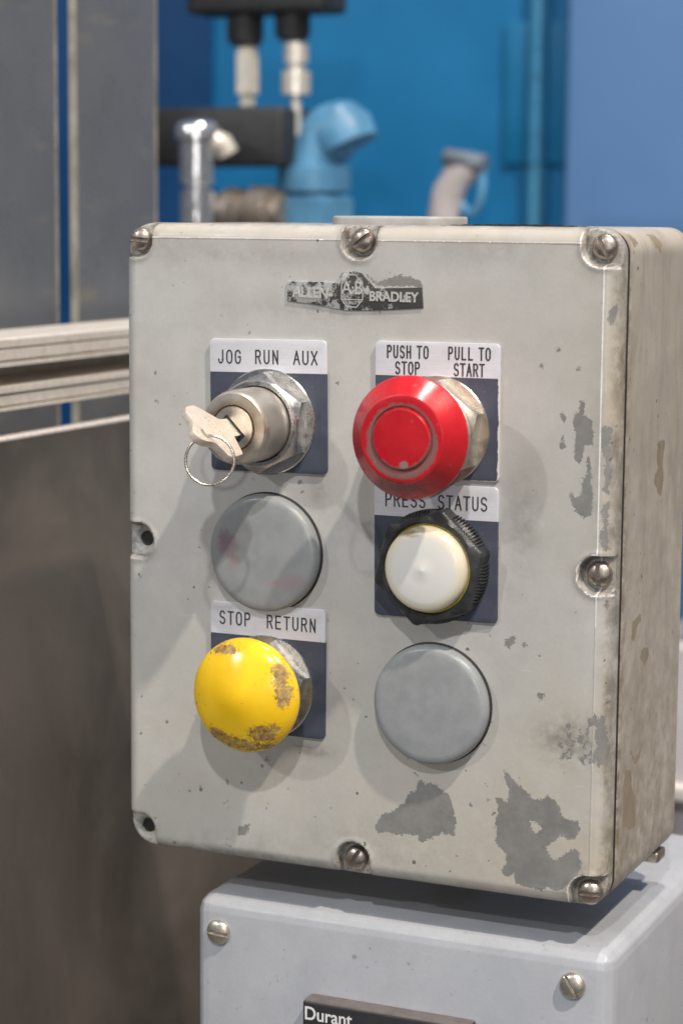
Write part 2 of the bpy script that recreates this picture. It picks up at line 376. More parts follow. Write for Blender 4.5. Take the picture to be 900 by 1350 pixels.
# grime spots: pixel centre, radius mm across and up, strength
GRIME = [(690, 690, 5, 16, .35), (752, 975, 11, 7, .75), (795, 985, 3, 9, 1.0), (790, 600, 4, 30, .3), (800, 900, 3, 70, .45), (800, 330, 8, 7, .7), (785, 760, 7, 6, .6), (776, 1181, 8, 8, .9), (463, 1137, 7, 7, .6), (600, 1190, 70, 2, .6), (320, 1126, 40, 2, .6), (420, 640, 3, 6, .4), (640, 330, 20, 5, .25), (440, 410, 24, 3, .35), (690, 1120, 40, 20, .15), (490, 1120, 26, 9, .28), (330, 1115, 30, 5, .25), (560, 1165, 30, 5, .3), (300, 335, 40, 3, .22), (230, 330, 10, 5, .25), (410, 990, 8, 2, .6), (470, 300, 8, 4, .5)]
def make_cover():
    STEP = .55
    def lines(h):
        a = np.arange(-h-STEP, h+2*STEP, STEP); f = np.arange(h-5.2, h-3.4, .14)
        return np.concatenate([a[(a < f[0]-.1)], f, a[a > f[-1]+.1]])
    xs = lines(HW); zs = lines(HH)
    X, Z = np.meshgrid(xs, zs); X = X.ravel().copy(); Z = Z.ravel().copy(); nx, nz = len(xs), len(zs)
    RC = 8.0
    d = sd_rr(X, Z, HW, HH, RC); out = d > 0
    # pull outside points onto the outline
    for _ in range(2):
        dd = sd_rr(X, Z, HW, HH, RC); e = 1e-3
        gx = (sd_rr(X+e, Z, HW, HH, RC)-dd)/e; gz = (sd_rr(X, Z+e, HW, HH, RC)-dd)/e; k = np.maximum(dd, 0)
        X -= gx*k; Z -= gz*k
    d = -np.minimum(sd_rr(X, Z, HW, HH, RC), 0)     # depth inside the outline
    R = 4.6
    u = np.clip(R-d, 0, R); h = -(R-np.sqrt(np.maximum(R*R-u*u, 0)))*1.0
    h += .16*np.exp(-((d-4.3)/.22)**2)*np.where(X > 60, 1, np.where(Z > 80, .7, .0))
    # gentle crown and waviness of the cast cover
    h += .25*(1-(X/HW)**2)*(1-(Z/HH)**2) + .05*np.sin(X*.11+1)*np.sin(Z*.09)
    pocket = np.full(len(X), 9e9)
    for sx, sz, has in SCREWS:
        r = 5.4
        c = np.hypot(X-sx, Z-sz)-r
        dx = np.sign(sx) if abs(sx) > 10 else 0; dz = np.sign(sz) if abs(sz) > 10 else 0
        ss = [c]
        if dx and dz:
            ux, uz = (X-sx)*dx, (Z-sz)*dz
            # rounded corner pocket open to both sides
            ss.append(np.maximum(-ux-r, -uz-r) if False else np.maximum(np.maximum(-ux-r, -uz-r), np.where((ux < 0) & (uz < 0), c, -9)))
        elif dx: ss.append(np.where((X-sx)*dx > 0, np.abs(Z-sz)-r*.98, 9e9))
        else: ss.append(np.where((Z-sz)*dz > 0, np.abs(X-sx)-r*.98, 9e9))
        p = np.minimum.reduce(ss); near = np.hypot(X-sx, Z-sz) < 16
        pocket = np.minimum(pocket, np.where(near, p, 9e9))
        w = np.where(near, smooth01((.55-p)/1.3), 0)
        floor = np.minimum(h, -4.4)
        rimb = np.where(near, .28*np.exp(-((p-.9)/.8)**2), 0)*smooth01(d/3)
        h = h+rimb; h = h*(1-w)+floor*w
        if not has:
            q = np.hypot(X-sx, Z-sz); w2 = smooth01((2.9-q)/.9); h = h*(1-w2)+np.minimum(h, -7.6)*w2
            w3 = smooth01((3.6-q)/.6)*(1-w2); h = h-.5*w3
    P = np.stack([X, Z], 1)
    chip = np.full(len(X), 9.0)
    for k, poly in enumerate(CHIPS): chip = np.minimum(chip, sd_poly(P, poly)+(.38 if k in (2, 3, 4, 5, 8, 10) else 0))
    for poly in CHIP_HOLES: chip = np.maximum(chip, -sd_poly(P, poly))
    pt = np.where(pocket < .3, .25, 9) + 0*chip      # bare metal shows in the pockets here and there
    chip = np.minimum(chip, pt)
    grime_shade = 1.25*np.exp(-np.abs(pocket+.15)/1.1) + .35*np.exp(-np.maximum(d, 0)/1.2)  # pocket dirt, with the recess shade put into its dark colour
    grime_shade = np.maximum(grime_shade, np.where(X > 0, .75*smooth01((X-77.6)/2.6)*(.6+.4*np.sin(Z*.13)**2), 0))  # right fillet: brown dirt plus its edge shading painted in
    warm_tint = np.clip(.55*smooth01((-Z-10)/80)*(.45+.55*smooth01((X+40)/90)) + .5*smooth01((Z-94)/4) + .75*smooth01((X-76.2)/2.5) + .25*smooth01((X-40)/40), 0, .95)  # warmer beige towards the lower right, top edge and right edge
    bare_shine = np.where((X > 60) & (np.abs(Z) < 90), np.exp(-((d-4.32)/.26)**2)*np.where(Z > -15, 1.05, .38), np.where(Z > 80, np.exp(-((d-4.3)/.24)**2)*.5, 0))  # worn edge line; its glint is put into the pale colour
    bare_shine = np.maximum(bare_shine, np.where((X > 60), .62*np.exp(-((pocket-.7)/.5)**2), .35*np.exp(-((pocket-.7)/.4)**2)))
    for px, py, rx, rz, s in GRIME:
        q = onY(px, py, 0); grime_shade = np.maximum(grime_shade, s*np.exp(-((X-q[0])/rx)**2-((Z-q[2])/rz)**2))
    keep = []
    idx = lambda i, j: j*nx+i
    V = np.stack([X, -h, Z], 1)
    o_ = out.reshape(nz, nx)
    F = [(idx(i, j), idx(i+1, j), idx(i+1, j+1), idx(i, j+1)) for j in range(nz-1) for i in range(nx-1) if not (o_[j, i] and o_[j, i+1] and o_[j+1, i+1] and o_[j+1, i])]
    # drop unused points
    used = np.zeros(len(V), bool); used[np.array(F).ravel()] = True; mp = np.cumsum(used)-1
    F = [tuple(mp[list(f)]) for f in F]; V = V[used]; chip = chip[used]; grime_shade = grime_shade[used]; warm_tint = warm_tint[used]; bare_shine = bare_shine[used]
    # skirt down to the seam
    cnt = {}
    for f in F:
        for a, b in zip(f, f[1:]+f[:1]): cnt[(a, b)] = 1
    bd = [(a, b) for (a, b) in cnt if (b, a) not in cnt]
    ring = sorted({a for e in bd for a in e}); m1 = {a: len(V)+k for k, a in enumerate(ring)}; 
    low = V[ring].copy(); low[:, 1] = 8.2; low[:, 0] *= 1.003; low[:, 2] *= 1.003
    V = np.concatenate([V, low]); chip = np.concatenate([chip, np.minimum(chip[ring], 9)]); grime_shade = np.concatenate([grime_shade, grime_shade[ring]*0+.75]); warm_tint = np.concatenate([warm_tint, warm_tint[ring]]); bare_shine = np.concatenate([bare_shine, bare_shine[ring]*0])
    F += [(b, a, m1[a], m1[b]) for a, b in bd]
    return part('front_cover', V, F, STATION, st, smooth=50, attrs=dict(chip=chip, grime_shade=grime_shade, warm_tint=warm_tint, bare_shine=bare_shine))
cover = make_cover()

def make_body():
    Y0, Y1, HWB, HHB = 10.1, 79.0, 81.5, 100.6
    ys = [Y0] + list(np.arange(Y0+.8, Y1-5, 1.4)) + [Y1-5+5*math.sin(math.radians(a)) for a in (0, 20, 40, 60, 75, 90)]
    base = rrect(HWB, HHB, 7.5, 10); per = []
    for i in range(len(base)):
        a, b = np.array(base[i]), np.array(base[(i+1) % len(base)]); n = max(1, int(np.linalg.norm(b-a)/1.6))
        for k in range(n): per.append(a+(b-a)*k/n)
    per = np.array(per); n = len(per); V = []; F = []
    ln = np.linalg.norm(per, axis=1)
    inner = np.array(per)*np.array([(HWB-3)/HWB, (HHB-3)/HHB])
    V += [(p[0], Y0, p[1]) for p in inner]; rows = 1
    for y in ys:
        sh = 0.0
        if y > Y1-5: sh = 5*(1-math.sqrt(max(0, 1-((y-(Y1-5))/5)**2)))
        if y < Y0+.5: sh = .35
        q = per*np.array([(HWB-sh)/HWB, (HHB-sh)/HHB]); V += [(p[0], y, p[1]) for p in q]; rows += 1
    for r in range(rows-1):
        for k in range(n): F.append((r*n+k, r*n+(k+1) % n, (r+1)*n+(k+1) % n, (r+1)*n+k))
    F.append(tuple((rows-1)*n+k for k in range(n)))
    V = np.array(V); fs = lambda a, b: tuple(onX(a, b, 81.0)[[1, 2]])
    polys = [px_poly(700, 480, 3.65, [(600,375),(635,365),(630,420),(622,480),(628,560),(615,640),(600,620),(580,560),(600,500),(595,440)], fs),
             px_poly(700, 480, 3.65, [(478,1240),(515,1200),(520,1235),(500,1260),(490,1330),(470,1330)], fs),
             px_poly(700, 850, 3.857, [(550,20),(585,10),(585,70),(565,105),(545,60)], fs),
             px_poly(700, 850, 3.857, [(478,505),(520,575),(548,530),(548,570),(515,612),(490,560)], fs),
             px_poly(700, 850, 3.857, [(470,640),(500,640),(500,720),(520,780),(520,920),(490,945),(455,920),(460,700)], fs),
             px_poly(760, 280, 6.43, [(640,190),(700,190),(720,260),(695,350),(655,300)], fs),
             px_poly(760, 280, 6.43, [(470,190),(510,200),(525,260),(480,300)], fs)]
    side = V[:, 0] > 78; P = V[:, [1, 2]]; chip = np.full(len(V), 9.0)
    for q in polys: chip = np.where(side, np.minimum(chip, sd_poly(P, q)), chip)
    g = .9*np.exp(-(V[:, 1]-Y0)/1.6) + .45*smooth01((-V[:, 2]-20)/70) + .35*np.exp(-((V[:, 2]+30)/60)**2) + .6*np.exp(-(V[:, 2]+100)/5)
    return part('enclosure_body', V, F, STATION_SIDE, st, smooth=45, attrs=dict(chip=chip, grime_shade=np.clip(g, 0, 1)))
make_body()
g = Geo(); o = rrect(81.1, 100.4, 7.4, 8); V, F = flat([o], .75); part('seam_gasket', [(x, 9.45+z, y) for x, y, z in V], F, DARK, st, smooth=0)
V, F = flat([rrect(80.9, 100.55, 7.6, 10)], .18, .05); part('seam_strip', [(x, 8.55+z, y) for x, y, z in V], F, SCREW_PALE, st, smooth=30)
top = [(x, 100.5+1.05*math.sin(max(0, min(1, (x-20)/54))*math.pi)**.6+.10*math.sin(x*1.7)) for x in np.linspace(20, 74, 60)]
V, F = flat([[(20, 99.5)]+top+[(74, 99.5)]], .5); part('gasket_lip', [(x, 9.3+z, y) for x, y, z in V], F, DARK, st, smooth=0)
low_ = [(x, -101.1-.7*math.sin((x+66)/70*math.pi)**.6+.15*math.sin(x*1.3)) for x in np.linspace(-65.5, 3.5, 60)]
V, F = flat([[(-66, -99.5)]+low_+[(4, -99.5)]], .5); part('gasket_lip', [(x, 9.3+z, y) for x, y, z in V], F, DARK, st, smooth=0)

# slotted screws
def slotted_screw(name, c, r, dome, ang, mat, parent, slot_w=1.1, slot_d=1.1, n=40, shank=2.0):
    """domed head with a real cut slot; c = (x, y of head base, z)"""
    rings = 14; V = []; F = []
    ca, sa = math.cos(ang), math.sin(ang)
    gr = np.arange(-r, r+1e-6, r/16)
    N = len(gr)
    def hgt(u, v):
        q = math.hypot(u, v)/r; hh = dome*(.28+.72*math.sqrt(max(0, 1-min(q, 1)**2)))
        return hh
    # polar grid in slot-aligned coordinates, slot cut as a step
    us = sorted(set([-slot_w/2-.12, -slot_w/2, slot_w/2, slot_w/2+.12]) | set(np.round(np.linspace(-r, r, 23), 4)))
    vs_ = np.linspace(-1, 1, 21); idx = {}
    for i, u in enumerate(us):
        half = math.sqrt(max(0, r*r-u*u))
        for j, v in enumerate(vs_):
            vv = v*half; hh = hgt(u, vv)
            if abs(u) <= slot_w/2+1e-6: hh = min(hh, dome-slot_d)
            idx[i, j] = len(V); V.append((c[0]+u*ca-vv*sa, c[1]-hh, c[2]+u*sa+vv*ca))
    for i in range(len(us)-1):
        for j in range(20): F.append((idx[i, j], idx[i+1, j], idx[i+1, j+1], idx[i, j+1]))
    rim = [idx[i, 0] for i in range(len(us))] + [idx[i, 20] for i in range(len(us)-1, -1, -1)]
    base = len(V)
    for a in rim: V.append((V[a][0], c[1]+shank, V[a][2]))
    m_ = len(rim)
    for k in range(m_): F.append((rim[k], rim[(k+1) % m_], base+(k+1) % m_, base+k))
    return part(name, V, F, mat, parent, loc=c, smooth=32)
for (sx, sz, has), ang in zip(SCREWS, (85, -52, -62+90, 4, 62+90+120, -28+0, 0, 0)):
    if has: slotted_screw('cover_screw', (sx, 3.6, sz), 3.75, 2.7, math.radians(ang), SCREW, st)
for sx, sz, has in SCREWS:
    if not has: part('screw_hole_shade', *lathe([(2.75, 0), (2.75, .25), (.01, .3)], (sx+.2, 6.6, sz), n=40), DARK, st)  # black disc stands in for the shade inside an empty hole
# plate on top of the enclosure and foot under it
V, F = flat([rrect(18.4, 13, 5)], 1.1, .8); part('top_plate', [(-2.5+x, 38+y, 101.5+z) for x, y, z in V], F, plain_mat('top_plate_paint', (.33, .32, .31), .5, .12), st)
for x in (73, -73):
    V, F = box(x-6, x+7, 62, 71, -103.2, -99.6, .8); part('mounting_foot', V, F, SCREW, st)
part('conduit_nipple', *lathe([(9, -114.4), (9, -99.5)], (10, 69.5, 0), 'z', 40), SCREW_PALE, st)

# ---- legend plates
def plate_mat(name, wear):
    t = NT(name); s = t.xyz()
    top = t.mth('GREATER_THAN', s[2], .0102+.0)
    br = t.noise(1, 3, .6, t.vmap((120, 900, 2600)))
    silver = t.mix(t.rng(br, .3, .7), (.64, .64, .68), (.70, .70, .74))
    silver = t.mix(t.mth('MULTIPLY', t.rng(t.noise(160, 5), .5, .75), .25), silver, (.42, .40, .38))
    slate = t.mix(t.rng(t.noise(120, 5), .3, .7), (.050, .058, .085), (.068, .077, .108))
    sp = t.mth('MULTIPLY', t.rng(t.noise(900, 2), .72, .78), .35); slate = t.mix(sp, slate, (.45, .45, .46))
    if wear:
        ed = t.mth('ADD', s[0], t.mth('MULTIPLY', t.mth('SUBTRACT', t.noise(420, 5, .7), .5), .0016)); slate = t.mix(t.rng(ed, .01935, .0195), slate, (.62, .61, .58))
        ed2 = t.mth('ADD', t.mth('MULTIPLY', s[2], -1), t.mth('MULTIPLY', t.mth('SUBTRACT', t.noise(420, 5, .7), .5), .0012)); slate = t.mix(t.rng(ed2, .0201, .0202), slate, (.35, .34, .33))
    return t.set(color=t.mix(top, slate, silver), rough=t.mix(top, (.42,)*3, (.36,)*3), metal=t.mth('MULTIPLY', top, .15), normal=t.bump(br, .00002, .3))
PL, PLW = plate_mat('legend_plate_finish', 0), plate_mat('legend_plate_worn', 1)
def legend(cx, cz, ang, mat, label, lines):
    a = math.radians(ang)
    V, F = flat([rrect(19.7, 20.35, 1.5)], .42, .1)
    o = part('legend_plate', face_up(V, 0, 0, .75), F, mat, None, loc=(0, 0, 0), smooth=30)
    o.parent = st; loc = np.array((cx, 0, cz)); ABS[o] = loc; o.location = Vector(loc-ABS[st])*MM; o.rotation_euler = (0, -a, 0); o['label'] = label
    g = Geo()
    for (txt, x, z, h, adv, w, gw) in lines:
        V, F = stroke_text(txt, h, adv, w, gw, 1.34); g.add([(x+p[0], -p[2], z+p[1]) for p in V], F)
    q = part('lettering', g.V, g.F, INK, None, loc=(0, 0, 0), smooth=0); q.parent = o; q.location = (0, 0, 0)
    return o
legend(-29.5, 45.35, .9, PL, 'silver and slate legend plate engraved JOG RUN AUX', [('JOG', -13.0, 14.9, 3.9, 2.95, .48, 1.85), ('RUN', -.2, 15.0, 3.9, 2.95, .48, 1.85), ('AUX', 12.9, 15.0, 3.9, 2.95, .48, 1.95)])
legend(26.2, 46.25, .4, PLW, 'chipped silver and slate legend plate printed PUSH TO STOP PULL TO START', [('PUSH TO', -9.4, 17.3, 3.5, 2.1, .50, 1.32), ('STOP', -9.4, 12.5, 3.5, 2.1, .50, 1.38), ('PULL TO', 10.2, 17.3, 3.5, 2.1, .50, 1.32), ('START', 10.2, 12.5, 3.5, 2.02, .50, 1.36)])
legend(26.35, 3.85, .6, PL, 'silver and slate legend plate printed PRESS STATUS', [('PRESS', -9.7, 15.2, 3.9, 2.75, .48, 1.85), ('STATUS', 8.7, 15.2, 3.9, 2.72, .48, 1.85)])
legend(-29.4, -37.3, .1, PL, 'silver and slate legend plate engraved STOP RETURN', [('STOP', -11.3, 15.3, 3.9, 2.9, .50, 1.85), ('RETURN', 8.2, 15.2, 3.9, 2.95, .50, 1.9)])

# ---- name plate
t = NT('name_plate_worn'); s = t.xyz()
wear = t.mth('ADD', t.noise(330, 6, .75), t.mth('MULTIPLY', t.mth('ADD', s[0], .004), -4.5))
bk = t.mix(t.rng(wear, .47, .56), (.085, .08, .075), (.55, .54, .52))
NPM = t.set(color=bk, rough=.38, metal=.45, normal=t.bump(wear, .00008, .6))
NPL = metal_mat('name_plate_letters', (.70, .69, .66), .35, (.2, .18, .16), .3, .5, 400)
npl = px_poly(360, 270, 3.214, [(65,325),(265,330),(275,310),(300,288),(345,283),(375,290),(395,312),(435,355),(630,352),(635,435),(560,440),(420,445),(320,445),(270,438),(170,418),(65,405)], fx)
ncx, ncz = -1.6, 81.0
V, F = flat([[(x-ncx, z-ncz) for x, z in npl]], .25, .12); NP = part('name_plate', face_up(V, ncx, ncz, .30), F, NPM, st, loc=(ncx, 0, ncz), smooth=30)
g = Geo()
V, F = text_geo('ALLEN-', 4.4, .11, .12, .93); g.add(face_up(V, -14.9, 80.2, 0.76, math.radians(-1.5)), F)
V, F = text_geo('BRADLEY', 4.0, .12, .12, .95); g.add(face_up(V, 11.7, 79.6, 0.76, math.radians(-.3)), F)
V, F = text_geo('A·B', 5.6, .03, .12, .86, .92); g.add(face_up(V, -1.8, 81.9, 0.76), F)
V, F = text_geo('QUALITY', 1.35, .02, .1, 1.0); g.add(face_up(V, -1.9, 77.6, 0.76), F)
hexo = [(-5.2, 78.6), (-5.2, 83.6), (-2.9, 86.0), (-.6, 86.0), (1.7, 83.6), (1.7, 78.6), (-.2, 76.4), (-3.3, 76.4)]
for k in range(8):
    a, b = np.array(hexo[k]), np.array(hexo[(k+1) % 8]); e = (b-a)/np.linalg.norm(b-a); nn = np.array((-e[1], e[0]))*.16
    g.add([(p[0], -0.86-.004*k, p[1]) for p in (a+nn, a-nn, b-nn, b+nn)], [(0, 1, 2, 3)])
a, b = (-5.2, 78.6), (1.7, 78.6); g.add([(a[0], -0.90, a[1]-.14), (b[0], -0.90, b[1]-.14), (b[0], -0.90, b[1]+.14), (a[0], -0.90, a[1]+.14)], [(0, 1, 2, 3)])
part('lettering', g.V, g.F, NPL, NP, smooth=0)

# ---- nuts
def hex_nut(c, flange_r, apo, rtop, rin, htop, rot, mat, parent, n=180, flange_h=1.3):
    k_ = .62
    def rh(a):
        b = (a-rot+math.pi/6) % (math.pi/3)-math.pi/6; return min(apo/math.cos(b), flange_r-.25)
    prof = [(flange_r, .95), (flange_r, .95+flange_h-.3), (flange_r-.3, .95+flange_h), ('hexlow', 0), ('hexup', 0), (rtop+.35, htop-.1), (rtop+.2, htop+.1), (rtop+.15, htop+.75), (rtop-.15, htop+.95), (rin+.3, htop+.95), (rin, htop+.6), (rin, .95)]
    V = []; F = []
    for i, (r, h) in enumerate(prof):
        for q in range(n):
            a = 2*math.pi*q/n
            if r == 'hexlow': rr, hh = rh(a), .95+flange_h+.02
            elif r == 'hexup': rr = rh(a); hh = htop-(rr-rtop)*k_
            else: rr, hh = r, h
            V.append((c[0]+rr*math.cos(a), c[1]-hh, c[2]+rr*math.sin(a)))
    for i in range(len(prof)-1):
        for q in range(n): F.append((i*n+q, i*n+(q+1) % n, (i+1)*n+(q+1) % n, (i+1)*n+q))
    return part('hex_nut', V, F, mat, parent, loc=c, smooth=22)

# ---- key switch
KX, KZ = -29.6, 40.5
t = NT('key_barrel'); s = t.xyz(); rad = t.vlen(t.vmap((1, 0, 1)))
c = t.mix(t.rng(t.noise(110, 6, .7), .4, .72), (.66, .62, .55), (.52, .46, .36))
c = t.mix(t.rng(s[1], -.0238, -.0232), c, (.46, .425, .385))
c = t.mix(t.mth('MULTIPLY', t.rng(t.mth('ADD', rad, t.mth('MULTIPLY', t.noise(300, 4), .003)), .0085, .0112, 1, 0), .65), c, (.24, .14, .07))
KB = t.set(color=c, rough=t.rng(t.noise(200, 4), .3, .7, .30, .42), metal=.8, normal=t.bump(t.noise(700, 3), .00004, .4))
ks = part('key_switch', *lathe([(11.3, 1.0), (11.3, 20.0), (11.15, 22.5), (10.7, 24.2), (10.3, 24.7), (7.3, 24.9), (7.0, 24.6), (7.0, 22.5)], (KX, 0, KZ), n=120), KB, st, loc=(KX, 0, KZ)); ks['label'] = 'round key-operated selector switch'
hex_nut((KX, 0, KZ), 16.3, 13.55, 13.0, 11.6, 8.6, math.radians(-4), NICKEL, ks)
part('barrel_gap_shade', *lathe([(11.65, 1.0), (11.65, 8.1), (11.2, 8.1), (11.2, 1.0)], (KX, 0, KZ), n=90, close=False), DARK, ks)  # added black ring for the shade in the gap around the barrel
V, F = lathe([(6.7, 20), (6.7, 24.6), (6.45, 25.0), (.01, 25.0)], (KX, 0, KZ), n=72); core = part('lock_core', V, F, NICKEL_WARM, ks)
KA = math.radians(-46); kd = np.array((math.cos(KA), math.sin(KA)))
def keyplane(sv, tv, w): # across the key, along the axis towards the viewer, thickness
    return (KX+kd[0]*sv-kd[1]*w, -tv, KZ+kd[1]*sv+kd[0]*w)
def key_box(s0, s1, t0, t1, w): return [keyplane(a, b, c_) for a in (s0, s1) for b in (t0, t1) for c_ in (-w, w)], [(0, 1, 3, 2), (4, 5, 7, 6), (0, 1, 5, 4), (2, 3, 7, 6), (0, 2, 6, 4), (1, 3, 7, 5)]
part('keyway', *key_box(-4.3, 4.4, 23.8, 25.06, 1.5), DARK, ks, smooth=0)

# ---- key and ring
key_out = [(-3.0, 28.6), (3.0, 28.6), (3.6, 30.4), (9.0, 32.9), (10.0, 33.8), (10.3, 40.6), (9.6, 41.9), (5.0, 43.3), (4.0, 44.3), (3.0, 48.2), (2.0, 49.6), (.8, 50.0), (-.8, 49.9), (-2.0, 49.3), (-3.2, 47.2), (-4.0, 45.4), (-8.0, 45.0), (-9.4, 43.6), (-9.6, 38.8), (-8.8, 37.2), (-3.4, 31.2)]
def rnd(poly, r=.7):
    out = []
    for i, p in enumerate(poly):
        p = np.array(p, float); a = np.array(poly[i-1]); b = np.array(poly[(i+1) % len(poly)])
        ra = min(r, .45*np.linalg.norm(a-p)); rb = min(r, .45*np.linalg.norm(b-p))
        out += [tuple(p+(a-p)/np.linalg.norm(a-p)*ra), tuple(p*.6+.2*(p+(a-p)/np.linalg.norm(a-p)*ra)+.2*(p+(b-p)/np.linalg.norm(b-p)*rb)), tuple(p+(b-p)/np.linalg.norm(b-p)*rb)]
    return out
hole = [(.6+1.75*math.cos(a)*1.0+.35*math.sin(a), 45.2+1.15*math.sin(a)) for a in np.linspace(0, 2*math.pi, 17)[:-1]]
V, F = flat([rnd(key_out, .5), hole], 1.05, .1)
ky = root('key', keyplane(0, 25, 0), 'small nickel key standing in the lock of the key switch', 'key')
KEYM = metal_mat('key_nickel', (.74, .65, .56), .40, (.52, .42, .33), .3, .5, 120, None, .1)
part('bow', [keyplane(x, y, z) for x, y, z in V], F, KEYM, ky, smooth=30)
part('blade', *key_box(-3.3, 3.3, 20, 28.9, .85), metal_mat('key_blade', (.70, .66, .58), .35, (.2, .15, .1), .5, .9, 200), ky, smooth=0)
g = Geo()
for k, (sv, tv) in enumerate([(-4.6, 38.0), (-3.3, 37.4), (-2.0, 37.0), (-.6, 36.6), (.8, 36.0), (2.2, 35.6), (4.6, 36.6)]):
    g.add([keyplane(sv+a, tv+b, 1.17) for a, b in ((-.35, -.5), (.35, -.5), (.35, .5), (-.35, .5), (-.12, 0), (.12, 0))], [(0, 1, 5, 4), (4, 5, 2, 3)])
part('stamped_number', g.V, g.F, plain_mat('key_stamp', (.42, .36, .30), .5), ky, smooth=0)
RC_ = onY(276.8, 607, -45.2)
g = Geo(); e1 = np.array((.93, .28, .0)); e1 /= np.linalg.norm(e1); e2 = np.array((0, .06, 1.0)); nrm_ = np.cross(e1, e2)
for off, r in ((0, 7.15),):
    V, F = tube([RC_+r*(e1*math.cos(a)+e2*math.sin(a))+nrm_*off for a in np.linspace(0, 2*math.pi, 65)[:-1]], .42, 12, True); g.add(V, F)
kr = part('key_ring', g.V, g.F, metal_mat('ring_steel', (.72, .66, .56), .25, (.3, .2, .1), .4, .95, 200), None, loc=RC_); tag(kr, 'thin steel split ring hanging from the key bow', 'key ring')

# ---- grey hole plugs
def hole_plug(cx, cz, label, scuffs):
    mt = PLUG
    if scuffs:
        t = NT('plug_paint_scuffed'); s = t.xyz()
        c = t.mix(t.rng(t.noise(160, 5), .3, .7), (.25, .265, .27), (.29, .30, .305))
        for (px, py, rx, rz, cl, am) in ((300, 715, 4, 5, (.20, .13, .17), .75), (308, 740, 2.5, 3.5, (.33, .20, .19), .45), (362, 770, 3.5, 1.4, (.34, .22, .21), .5), (385, 768, 5, 3, (.34, .22, .25), .5)):
            q = onY(px, py, -5)
            v = t.vmap((1/(rx*MM), 0, 1/(rz*MM)), loc=(-(q[0]-cx)/rx, 0, -(q[2]-cz)/rz))
            f = t.mth('MULTIPLY', t.rng(t.mth('ADD', t.vlen(v), t.mth('MULTIPLY', t.mth('SUBTRACT', t.noise(400, 5, .7), .5), 1.6)), .3, 1.2, 1, 0), am)
            c = t.mix(f, c, cl)
        mt = t.set(color=c, rough=t.rng(t.noise(260, 4), .3, .7, .28, .42), spec=.5, normal=t.bump(t.noise(700, 3), .00004, .4))
    prof = [(17.7, .9), (18.2, 1.0), (18.35, 1.4), (18.35, 3.2), (18.15, 4.0), (17.6, 4.65), (16.8, 5.0), (15.6, 5.15), (9, 5.3), (.01, 5.35)]
    o = part('hole_plug', *lathe(prof, (cx, 0, cz), n=110), mt, st, loc=(cx, 0, cz), smooth=60); o['label'] = label
    part('gasket', *lathe([(18.75, -.6), (18.75, .75), (18.4, 1.0), (15, 1.0), (15, -.6)], (cx, 0, cz), n=90, close=False), DARK, o)
hole_plug(-29.7, -.2, 'grey round hole plug with reddish scuffs', True)
hole_plug(26.3, -42.6, 'clean grey round hole plug', False)

# ---- red mushroom stop button
RX, RZ = 26.6, 40.4
t = NT('red_plastic'); s = t.xyz(); rad = t.vlen(t.vmap((1000, 0, 1000)))
c = t.mix(t.rng(t.noise(70, 5), .3, .7), (.44, .010, .018), (.54, .016, .024))
nz = t.mth('MULTIPLY', t.mth('SUBTRACT', t.noise(420, 8, .82), .5), 4.2)
rg = t.mth('ABSOLUTE', t.mth('SUBTRACT', t.mth('ADD', rad, nz), 9.9))
low = t.rng(s[2], -.006, .006, 1.6, .5)
f = t.rng(t.mth('SUBTRACT', rg, low), -.35, .45, 1, 0)
c = t.mix(t.mth('MULTIPLY', f, .82), c, (.165, .105, .095))
# dark scuff on the lower rim, small chips
v = t.vmap((1/.010, 0, 1/.0028), loc=(.2, 0, 5.0)); f2 = t.rng(t.mth('ADD', t.vlen(v), nz), .2, 1.3, 1, 0)
v = t.vmap((1/.0016, 0, 1/.0014), loc=(-.55, 0, 5.2)); f3 = t.rng(t.mth('ADD', t.vlen(v), t.mth('MULTIPLY', nz, .4)), .6, 1.1, 1, 0)
c = t.mix(t.mth('MULTIPLY', f2, .75), c, (.10, .025, .03)); c = t.mix(t.mth('MULTIPLY', f3, .85), c, (.22, .20, .19))
sp = t.mth('MULTIPLY', t.rng(t.noise(520, 3, .6), .66, .72), t.rng(t.noise(90, 2), .48, .6)); c = t.mix(t.mth('MULTIPLY', sp, .6), c, (.30, .15, .14))
RED = t.set(color=c, rough=t.mth('ADD', t.rng(t.noise(150, 5), .3, .7, .23, .34), t.mth('MULTIPLY', f, .3)), spec=.5, normal=t.bump(t.noise(800, 4), .00005, .5))
prof = [(11.5, 15.5), (15.5, 18.2), (17.6, 21.6), (17.95, 22.6), (17.95, 23.3), (17.7, 23.8), (13.0, 28.6), (12.75, 29.1), (12.3, 29.25), (9.7, 29.05), (9.45, 28.5), (9.0, 28.5), (8.8, 29.3), (8.45, 29.6), (5, 29.7), (.01, 29.75)]
eb = part('stop_button', *lathe(prof, (RX, 0, RZ), n=128), RED, st, loc=(RX, 0, RZ), smooth=28); eb['label'] = 'red mushroom push-pull stop button'
hex_nut((RX, 0, RZ), 16.4, 13.6, 13.1, 11.6, 8.6, math.radians(-8), NICKEL_WARM, eb)
part('collar', *lathe([(12.6, 7), (12.6, 13.2), (12.2, 13.6), (9, 13.6), (9, 17)], (RX, 0, RZ), n=90, close=False), NICKEL_WARM, eb)

